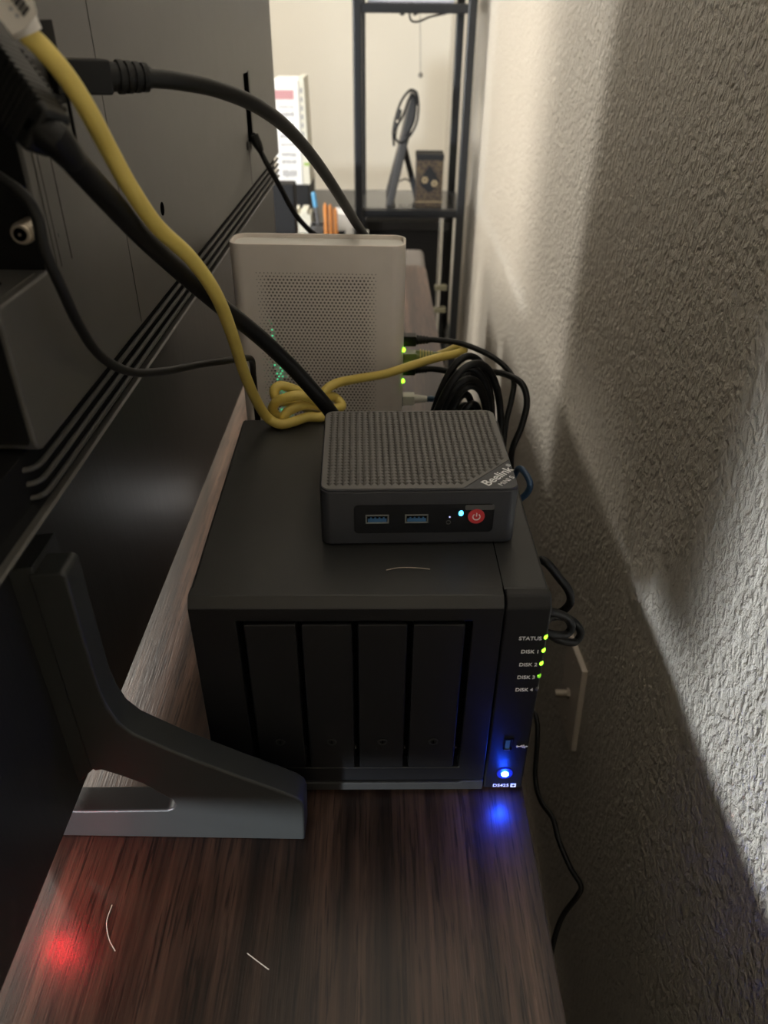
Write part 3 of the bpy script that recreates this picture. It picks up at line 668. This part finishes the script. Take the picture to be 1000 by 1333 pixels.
# cord from the slot at the far end of the television
E_ = [PX(330, 176, XT + 0.003), PX(334, 186, XT + 0.004), P(348, 214, 0.56), P(364, 242, 0.565), P(382, 275, 0.57), P(400, 297, 0.575), P(420, 315, 0.58), P(440, 350, 0.59), P(450, 480, 0.60)]
EC = cord('slot_cord', 'thin black cord leaving the vertical slot of the television behind the modem', E_, 0.0030, 'rubber', 8)
a = Vector(E_[0]); b = Vector(E_[2]); m = MB(); m.tube([a, a.lerp(b, 0.3), a.lerp(b, 0.55)], [0.0052, 0.0050, 0.0034], 12); m.build('strain_relief', 'rubber_grey', EC)

# leads on the right side of the modem
def modem_lead(name, label, pts, r, mt, u, v, plugmat, n_r=4):
    p = portpt(u, v); st = (XR + 0.022, 0.345, p[2])
    T = cord(name, label, [st, (XR + 0.030, 0.345, p[2])] + pts, r, mt, 10)
    m = MB(); m.box(XR - 0.001, XR + 0.012, 0.3395, 0.3505, p[2] - 0.0048, p[2] + 0.0048); m.build('plug', plugmat, T, bevel=0.0012)
    m = MB(); m.tube([(XR + 0.011, 0.345, p[2]), (XR + 0.024, 0.345, p[2])], [0.0044, 0.0028], 12); b = m.build('strain_relief', plugmat, T)
    for k in range(n_r):
        m = MB(); m.ring((XR + 0.0125 + k * 0.0028, 0.345, p[2]), (1, 0, 0), 0.0026, 0.0046 - 0.0003 * k, 0.0013, 14); m.build('relief_rib', plugmat, b)
    return T
g1 = [P(600, 447, 0.343), P(635, 461, 0.335), P(658, 478, 0.325), P(669, 496, 0.315), P(666, 520, 0.305), P(659, 550, 0.295), P(655, 590, 0.285), (0.1135, 0.2785, 0.082), (0.1085, 0.269, 0.050), (0.110, 0.264, -0.05), (0.122, 0.262, -0.30), (0.130, 0.262, FLOOR + 0.003)]
modem_lead('modem_power_lead', 'black power lead from the upper modem socket curving down beside the coiled cord', g1, 0.0026, 'rubber', 529, 442, 'rubber')
g2 = [P(600, 485, 0.340), P(640, 484, 0.325), P(665, 490, 0.312), P(681, 502, 0.300), P(686, 525, 0.290), P(679, 555, 0.282), P(667, 585, 0.276), (0.1200, 0.281, 0.085), (0.1265, 0.288, 0.03), (0.133, 0.290, -0.06), (0.138, 0.290, -0.30), (0.142, 0.290, FLOOR + 0.003)]
modem_lead('coax_lead', 'black lead from the lower modem socket bending widest near the wall', g2, 0.0029, 'rubber', 529, 480, 'rubber')
g3 = [P(560, 519, 0.342), P(576, 526, 0.336), (0.086, 0.329, 0.085), (0.108, 0.322, 0.055), (0.117, 0.300, 0.045), (0.1182, 0.262, 0.076), (0.116, 0.242, 0.102)]
g3 += [PX(678, 610, 0.118), PX(690, 628, 0.122), PX(686, 642, 0.121), PX(672, 655, 0.114), (0.107, 0.218, 0.070), (0.094, 0.233, 0.040), (0.070, 0.225, 0.025)]
modem_lead('blue_network_cable', 'dark blue network cable leaving the lowest modem socket past the mini computer', g3, 0.0027, 'blue_cord', 529, 519, 'label_white', 0)

# coiled black cord
random.seed(3)
pts = []
cz = 0.118
loops = [(606, 0.034, 0.092, 0.000), (601, 0.026, 0.078, 0.004), (607, 0.022, 0.070, 0.009), (604, 0.027, 0.083, 0.013), (612, 0.020, 0.064, 0.018), (603, 0.030, 0.088, 0.022), (609, 0.024, 0.072, 0.026), (600, 0.015, 0.060, 0.012), (613, 0.013, 0.050, 0.016), (606, 0.010, 0.045, 0.022)]
cx0 = P(605, 500, 0.285)[0]
for i, (u, a, h, dy) in enumerate(loops):
    x0 = P(u, 500, 0.285)[0]
    for k in range(14):
        t = math.pi * (1.5 - 2 * k / 14.0)
        pts.append((x0 + a * math.cos(t) + 0.10 * a * math.sin(t), 0.268 + dy + 0.004 * math.sin(t * 2 + i) + 0.012 * math.cos(t), 0.100 + h * math.sin(t)))
cord('coiled_cord', 'looped bundle of black cord standing between modem and mini computer', pts, 0.0031, 'rubber', 10, 4)

# cord looping out of the gap between storage box and wall, and hanging lead
H = [(0.050, 0.222, 0.110), (0.085, 0.236, 0.110), (0.1025, 0.224, 0.108), (0.1060, 0.170, 0.105), (0.1070, 0.110, 0.112), PX(708, 730, 0.112), PX(728, 752, 0.124), PX(741, 770, 0.132), PX(742, 785, 0.134), PX(730, 797, 0.130), PX(714, 801, 0.120), PX(706, 806, 0.112), PX(716, 797, 0.113), PX(736, 803, 0.128), PX(744, 816, 0.134), PX(736, 826, 0.130), PX(716, 825, 0.116), PX(706, 818, 0.112),
     PX(718, 803, 0.122), PX(742, 806, 0.140), PX(756, 822, 0.150), PX(748, 836, 0.146), PX(728, 833, 0.130), PX(706, 826, 0.114), (0.113, 0.080, 0.040)]
cord('looped_cord', 'black cord curling twice out of the gap beside the green status lights', H, 0.0029, 'rubber', 10)
K = [(0.104, 0.228, 0.010), (0.122, 0.235, -0.06), (0.140, 0.26, -0.20), PX(697, 930, 0.150), PX(697, 1010, 0.150), PX(704, 1042, 0.152), PX(720, 1066, 0.158), PX(727, 1092, 0.160), PX(742, 1128, 0.168), PX(756, 1152, 0.176), PX(752, 1166, 0.174), PX(734, 1190, 0.166), PX(724, 1214, 0.160), PX(716, 1250, 0.155), PX(708, 1300, 0.150), (0.150, PX(708, 1300, 0.150)[1] - 0.02, FLOOR + 0.004)]
cord('hanging_lead', 'thin kinked black lead hanging down the gap between console and wall', K, 0.0024, 'rubber', 8)

# ------------------------------------------------------------------ wall plate
WP = thing('coax_wall_plate', 'ivory wall plate with coaxial jack low on the textured wall', 'wall plate', (WX, 0.338, -0.262))
def rotp(y, z, a=math.radians(-9)): return (0.338 + y * math.cos(a) - z * math.sin(a), -0.262 + y * math.sin(a) + z * math.cos(a))
q = [rotp(*p) for p in ((-0.039, -0.059), (0.039, -0.059), (0.039, 0.059), (-0.039, 0.059))]
m = MB(); m.prism(q, 0, WX - 0.0065, WX + 0.001); m.build('plate', 'plate_ivory', WP, bevel=0.002)
yy, zz = rotp(0, -0.002)
m = MB(); m.cyl((WX - 0.006, yy, zz), (WX - 0.024, yy, zz), 0.0046, 18); jk = m.build('jack', 'nickel', WP, bevel=0.0004)
m = MB(); m.cyl((WX - 0.006, yy, zz), (WX - 0.010, yy, zz), 0.0066, 6); m.build('nut', 'nickel', jk)
for k in range(4):
    m = MB(); m.ring((WX - 0.022 + k * 0.003, yy, zz), (1, 0, 0), 0.0042, 0.0051, 0.0013, 16); m.build('thread', 'nickel', jk)
for s in (-0.042, 0.042):
    y1, z1 = rotp(0, s); m = MB(); m.sphere((WX - 0.0062, y1, z1), 0.003, 12, (0.4, 1, 1)); m.build('screw', 'plate_ivory', WP)

# ------------------------------------------------------------------ black rack at the end of the wall
RK = thing('metal_rack', 'black metal shelf rack with slim posts standing against the textured wall', 'shelf', (0.055, 2.03, FLOOR))
RX0, RX1, RY0, RY1 = -0.084, 0.193, 1.90, 2.16
for (x, y) in ((RX0, RY0), (RX1 + 0.004, RY0), (RX0, RY1), (RX1 - 0.006, RY1)):
    m = MB(); m.box(x - 0.0115, x + 0.0115, y - 0.0115, y + 0.0115, FLOOR, 1.10); m.build('post', 'rack_black', RK, bevel=0.004, seg=3)
for z in (-0.050, 0.4245, -0.46):
    for y in (RY0, RY1):
        m = MB(); m.box(RX0, RX1, y - 0.009, y + 0.009, z - 0.004, z + 0.016); m.build('cross_bar', 'rack_black', RK, bevel=0.002)
    for x in (RX0, RX1):
        m = MB(); m.box(x - 0.009, x + 0.009, RY0, RY1, z - 0.004, z + 0.016); m.build('side_bar', 'rack_black', RK, bevel=0.002)
    m = MB(); m.box(RX0 + 0.009, RX1 - 0.009, RY0 + 0.009, RY1 - 0.009, z + 0.008, z + 0.0175); m.build('shelf_board', 'shelf_glass', RK, bevel=0.001)
ZS = -0.0325
m = MB(); m.box(-0.06, 0.155, 1.93, 2.12, 0.4420, 0.60); tag(m.build('storage_box', 'lilac', bevel=0.004), 'pale lilac grey box on the upper rack shelf', 'box')
# propped frame with a cord hung over it
FR = thing('propped_frame', 'dark grey frame propped on an easel leg on the glossy rack shelf', 'picture frame', (0.02, 1.98, ZS))
a, b = P(507, 272, 1.925), P(541, 124, 1.925)
a = Vector((a[0], 0, ZS)); b = Vector((b[0], 0, b[2])); d = (b - a).normalized(); s = Vector((d.z, 0, -d.x)) * 0.0100
q = [(a - s).to_tuple(), (a + s).to_tuple(), (b + s).to_tuple(), (b - s).to_tuple()]
zmin = ZS
q = [(p[0], max(p[2], zmin)) for p in q]
m = MB(); m.prism(q, 1, 1.925, 2.085); m.build('frame_body', 'frame_grey', FR, bevel=0.003)
m = MB(); m.add([], []); qq = [(q[0][0] - 0.0005, q[0][1] + 0.02), (q[0][0] + 0.0015, q[0][1] + 0.02), (q[3][0] + 0.0015, q[3][1] - 0.02), (q[3][0] - 0.0005, q[3][1] - 0.02)]
m.prism(qq, 1, 1.94, 2.07); m.build('picture', 'frame_grey', FR)
l0, l1 = P(526, 190, 2.0), P(550, 240, 2.0)
l0 = Vector((l0[0], 0, l0[2])); l1 = Vector((0.080, 0, ZS)); d = (l1 - l0).normalized(); s = Vector((d.z, 0, -d.x)) * 0.0080
m = MB(); m.prism([((l0 - s).x, (l0 - s).z), ((l0 + s).x, (l0 + s).z), ((l1 + s).x, ZS), ((l1 - s).x, ZS)], 1, 2.005, 2.030); m.build('easel_leg', 'frame_grey', FR, bevel=0.002)
lp = [(513, 190), (512, 170), (516, 150), (522, 133), (530, 121), (537, 117), (543, 123), (545, 140), (543, 158), (538, 170), (531, 180), (522, 186), (515, 180), (517, 165), (525, 150), (532, 130), (538, 124), (541, 140), (538, 160), (528, 178)]
HC = cord('draped_cord', 'dark cord with small inline control looped over the propped frame', [P(u, v, 1.915 + 0.003 * math.sin(i * 1.3)) for i, (u, v) in enumerate(lp)], 0.0030, 'plastic_black', 8)
a, b = Vector(P(514, 170, 1.908)), Vector(P(521, 142, 1.908))
for t0, t1 in ((0.0, 0.38), (0.5, 1.0)):
    m = MB(); m.tube([a.lerp(b, t0), a.lerp(b, (t0 * 3 + t1) / 4), a.lerp(b, (t0 + 3 * t1) / 4), a.lerp(b, t1)], [0.004, 0.0062, 0.0062, 0.004], 10); m.build('inline_control', 'rack_black', HC)
cord('shelf_wire', 'short dark wire curling on the rack shelf behind the ornate tin', [P(520, 236, 2.11), P(528, 233, 2.11), P(535, 237, 2.10), P(543, 243, 2.10), P(552, 247, 2.10)], 0.0022, 'plastic_black', 8)
# ornate tin
TB = thing('ornate_tin', 'dark brown tin box with gold floral ornament on the rack shelf', 'box', (0.110, 1.96, ZS))
x0, x1 = P(541, 250, 1.922)[0], P(576, 250, 1.922)[0]
m = MB(); m.box(x0, x1, 1.922, 1.995, ZS, 0.092); m.build('tin_body', 'tin', TB, bevel=0.002)
m = MB(); m.box(x0 - 0.001, x1 + 0.001, 1.921, 1.996, 0.088, 0.103); m.build('tin_lid', 'plastic_black', TB, bevel=0.002)
m = MB(); m.box(x0, x1, 1.9205, 1.9225, ZS + 0.014, ZS + 0.0165); m.build('gold_band', 'gold', TB)
dk = [(0, -0.030), (0.021, -0.014), (0.026, 0.004), (0.014, 0.022), (0, 0.040), (-0.014, 0.022), (-0.026, 0.004), (-0.021, -0.014)]
xm, zm = (x0 + x1) / 2, 0.036
m = MB(); m.prism([(xm + p[0], zm + p[1]) for p in dk], 1, 1.9206, 1.9225); m.build('dark_medallion', 'plastic_black', TB)
for (fx, fz) in ((-0.0125, 0.003), (0.0140, -0.0055)):
    m = MB()
    for k in range(6):
        t = math.pi / 3 * k; m.sphere((xm + fx + 0.0060 * math.cos(t), 1.9204, zm + fz + 0.0060 * math.sin(t)), 0.0036, 8, (1, 0.15, 1))
    m.build('gold_flower', 'gold', TB)
# pull chain with ball, hooks and wire below the upper shelf
CH = thing('hanging_chain', 'thin beaded chain with a small ball hanging below the upper rack shelf', 'chain', P(547, 14, 2.03))
pt, pb = P(547, 12, 2.03), P(547.5, 98, 2.03)
m = MB()
for k in range(60):
    t = k / 59; m.sphere((pt[0] + (pb[0] - pt[0]) * t, 2.03, pt[2] + (pb[2] - pt[2]) * t), 0.0013, 6)
m.tube([pt, pb], 0.0007, 6); m.build('bead_chain', 'chain_metal', CH)
m = MB(); m.sphere(pb, 0.0062, 14); m.build('ball', 'chain_metal', CH)
cord('rack_wire', 'dark wire drooping from a hook under the upper rack shelf', [P(533, 8, 1.93), P(533, 18, 1.93), P(536, 27, 1.93), P(545, 28, 1.935), P(560, 22, 1.94), P(578, 18, 1.95), P(590, 15, 1.96)], 0.0024, 'plastic_black', 8)
for u in (526, 541):
    o = MB(); o.tube(spline([P(u + 1, 8, 1.912), P(u + 1, 15, 1.912), P(u - 2, 19, 1.912), P(u - 5 if u < 530 else u + 3, 17, 1.912)], 4), 0.0028, 8)
    tag(o.build('wire_hook', 'rack_black'), 'small black hook under the upper rack shelf bar', 'hook', 'hooks under the rack shelf')
# black bin under the shelf
BN = thing('storage_bin', 'black storage bin standing under the glossy rack shelf', 'bin', (0.02, 2.05, -0.442))
m = MB(); m.box(-0.060, 0.165, 1.945, 2.14, -0.4425, -0.092); m.build('bin_body', 'plastic_black', BN, bevel=0.006)
m = MB(); m.box(-0.066, 0.172, 1.935, 2.145, -0.098, -0.074); m.build('bin_rim', 'desk_black', BN, bevel=0.003)
# chrome stand beside the rack
x, y = P(572, 340, 1.80)[0], 1.80
CS = thing('pole_stand', 'chrome pole with two olive clamps standing in front of the black rack', 'stand', (x, y, FLOOR))
m = MB(); m.cyl((x, y, FLOOR + 0.01), (x, y, -0.035), 0.0062, 20); m.build('pole', 'chrome', CS)
m = MB(); m.cyl((x, y, FLOOR), (x, y, FLOOR + 0.012), 0.045, 28); m.build('base', 'rack_black', CS, bevel=0.002)
for v in (374, 403):
    z = P(572, v, 1.80)[2]; m = MB(); m.box(x - 0.009, x + 0.024, y - 0.010, y + 0.010, z - 0.007, z + 0.007); m.build('clamp', 'clamp_olive', CS, bevel=0.002)
# taupe pad beyond the console end
tb = MB(); tb.box(-0.02, 0.083, 1.30, 1.50, FLOOR, -0.035); tag(tb.build('fabric_cube', 'taupe', bevel=0.012, seg=3), 'taupe fabric storage cube beyond the far end of the console', 'storage cube')

# ------------------------------------------------------------------ desk and things behind the television
DZ = -0.12
DK = thing('desk', 'plain black desk against the pale far wall', 'desk', (-0.7, 2.15, FLOOR))
m = MB(); m.box(-1.35, -0.115, 1.62, 2.62, DZ - 0.025, DZ); m.build('desk_top', 'desk_black', DK, bevel=0.002)
for x in (-1.32, -0.15):
    for y in (1.65, 2.59):
        m = MB(); m.box(x - 0.02, x + 0.02, y - 0.02, y + 0.02, FLOOR, DZ - 0.025); m.build('leg', 'rack_black', DK, bevel=0.002)
def between(u0, u1, y): return P(u0, 270, y)[0], P(u1, 270, y)[0]
x0, x1 = between(380, 404, 2.12)
m = MB(); m.box(x0 - 0.06, x1, 2.10, 2.30, DZ, -0.010); tag(m.build('desk_riser', 'plastic_black', bevel=0.002), 'black riser block on the desk under the white book box', 'riser')
BK = thing('book_box', 'tall white box printed with a pink block and grey text standing on the black riser', 'box', (-0.28, 2.15, -0.010))
x0, x1 = P(358, 170, 2.105)[0], P(391, 170, 2.105)[0]
m = MB(); m.box(x0, x1, 2.105, 2.245, -0.010, 0.262); m.build('carton', 'paper_white', BK, bevel=0.0015)
m = MB(); m.box(x0 + 0.004, x1 - 0.014, 2.1045, 2.1052, 0.214, 0.237); m.build('printed_block', 'ink_pink', BK)
random.seed(5)
for z, h in ((0.195, 0.004), (0.176, 0.012), (0.150, 0.010), (0.12, 0.008), (0.098, 0.006), (0.072, 0.010), (0.052, 0.010), (0.020, 0.020)):
    m = MB()
    for i in range(5):
        xa = x0 + 0.016 + i * 0.0085; m.box(xa, xa + 0.0062, 2.1046, 2.1052, z - h / 2 * random.uniform(0.6, 1), z + h / 2 * random.uniform(0.6, 1))
    m.build('printed_line', 'ink_grey', BK)
xs = P(402, 180, 2.11)[0]
BT = thing('slim_book', 'slim pale book with dotted spine leaning beside the white box', 'book', (x1 + 0.01, 2.16, -0.010))
m = MB(); m.prism([(x1 + 0.0005, -0.010), (x1 + 0.022, -0.010), (x1 + 0.016, 0.268), (x1 + 0.0005, 0.268)], 1, 2.108, 2.23); m.build('cover', 'paper_ivory', BT, bevel=0.001)
m = MB()
for k in range(7): m.box(x1 + 0.004, x1 + 0.010, 2.1072, 2.1082, 0.23 - k * 0.022, 0.242 - k * 0.022)
m.build('spine_marks', 'ink_grey', BT)
m = MB(); m.box(x1 + 0.006, x1 + 0.022, 2.1070, 2.1082, 0.042, 0.050); m.build('green_tab', 'green_tab', BT)
# pale file tray, grey organiser, pens and pencils
x0, x1 = between(384, 405, 2.0)
random.seed(9)
for i in range(5):
    xa = x0 + (x1 - x0) * i / 5; m = MB(); m.box(xa, xa + (x1 - x0) / 5 - 0.0008, 1.98, 2.06, DZ, -0.058 - 0.010 * (i % 3 == 1)); tag(m.build('card_box', 'paper_ivory', bevel=0.001), 'narrow ivory card box in a row on the desk', 'card box', 'ivory card boxes in a row on the desk')
x0, x1 = between(370, 384, 1.55)
m = MB(); m.box(x0 - 0.05, x1, 1.55, 1.60, FLOOR, P(377, 240, 1.55)[2]); tag(m.build('floor_speaker', 'plastic_black', bevel=0.004), 'tall narrow black floor speaker beyond the end of the television', 'speaker')
x0, x1 = between(402, 422, 1.80)
OG = thing('desk_organiser', 'grey open desk organiser holding a blue pen', 'organiser', ((x0 + x1) / 2, 1.82, DZ))
m = MB(); m.box(x0, x1, 1.80, 1.804, DZ, -0.058); m.box(x0, x1, 1.846, 1.850, DZ, -0.058); m.box(x0, x0 + 0.003, 1.80, 1.85, DZ, -0.058); m.box(x1 - 0.003, x1, 1.80, 1.85, DZ, -0.058); m.box(x0, x1, 1.80, 1.85, DZ, DZ + 0.003)
m.build('tray_walls', 'plastic_grey', OG)
PN = thing('blue_pen', 'blue capped pen leaning in the grey organiser', 'pen', ((x0 + x1) / 2, 1.825, DZ + 0.003))
a, b = Vector(P(416, 300, 1.83)), Vector(P(408, 250, 1.83)); a.z = max(a.z, DZ + 0.006)
m = MB(); m.tube([a, a.lerp(b, 0.66)], 0.0045, 10); m.build('barrel', 'plastic_grey', PN)
m = MB(); m.tube([a.lerp(b, 0.62), a.lerp(b, 0.97), b], [0.0062, 0.0062, 0.003], 12); m.build('cap', 'pen_blue', PN)
x0, x1 = between(418, 448, 1.76)
CU = thing('pencil_cup', 'black square pencil cup on the desk', 'cup', ((x0 + x1) / 2, 1.77, DZ))
m = MB(); zt = -0.068
m.box(x0, x1, 1.745, 1.748, DZ, zt); m.box(x0, x1, 1.795, 1.798, DZ, zt); m.box(x0, x0 + 0.003, 1.745, 1.798, DZ, zt); m.box(x1 - 0.003, x1, 1.745, 1.798, DZ, zt); m.box(x0, x1, 1.745, 1.798, DZ, DZ + 0.003); m.build('cup_walls', 'plastic_black', CU)
for i, (u, vt) in enumerate(((423.5, 268), (430, 270), (436.5, 274))):
    t = Vector(P(u, vt, 1.7375)); o = MB(); o.tube([(t.x + 0.001, t.y, DZ + 0.001), t, t + Vector((0, 0, 0.008))], [0.0056, 0.0056, 0.0012], 6)
    tag(o.build('orange_pencil', 'pencil_orange'), 'thick orange pencil standing in front of the black pencil cup', 'pencil', 'orange pencils by the black cup')
x0, x1 = between(440, 462, 1.9)
m = MB(); m.prism([(x0, DZ), (x1, DZ), (x1 - 0.012, -0.050), (x0 - 0.012, -0.042)], 1, 1.89, 1.96); tag(m.build('paper_block', 'paper_white', bevel=0.001), 'white paper block leaning beside the pencil cup', 'paper')

# ------------------------------------------------------------------ stray hairs
for lab, pl in (('pale curved hair lying on the walnut console', [PZ(146, 1178, 0.0006), PZ(139, 1200, 0.0006), PZ(142, 1222, 0.0006), PZ(150, 1238, 0.0006)]),
                ('short pale hair on the storage box lid before the mini computer', [PZ(503, 742, 0.1665), PZ(520, 739, 0.1668), PZ(540, 739, 0.1668), PZ(560, 741, 0.1665)]),
                ('faint brown hair lying crosswise on the walnut console', [PZ(322, 1241, 0.0005), PZ(334, 1250, 0.0005), PZ(350, 1262, 0.0005)])):
    m = MB(); m.tube(spline(pl, 6), 0.00022, 5); tag(m.build('hair', 'hair'), lab, 'hair')
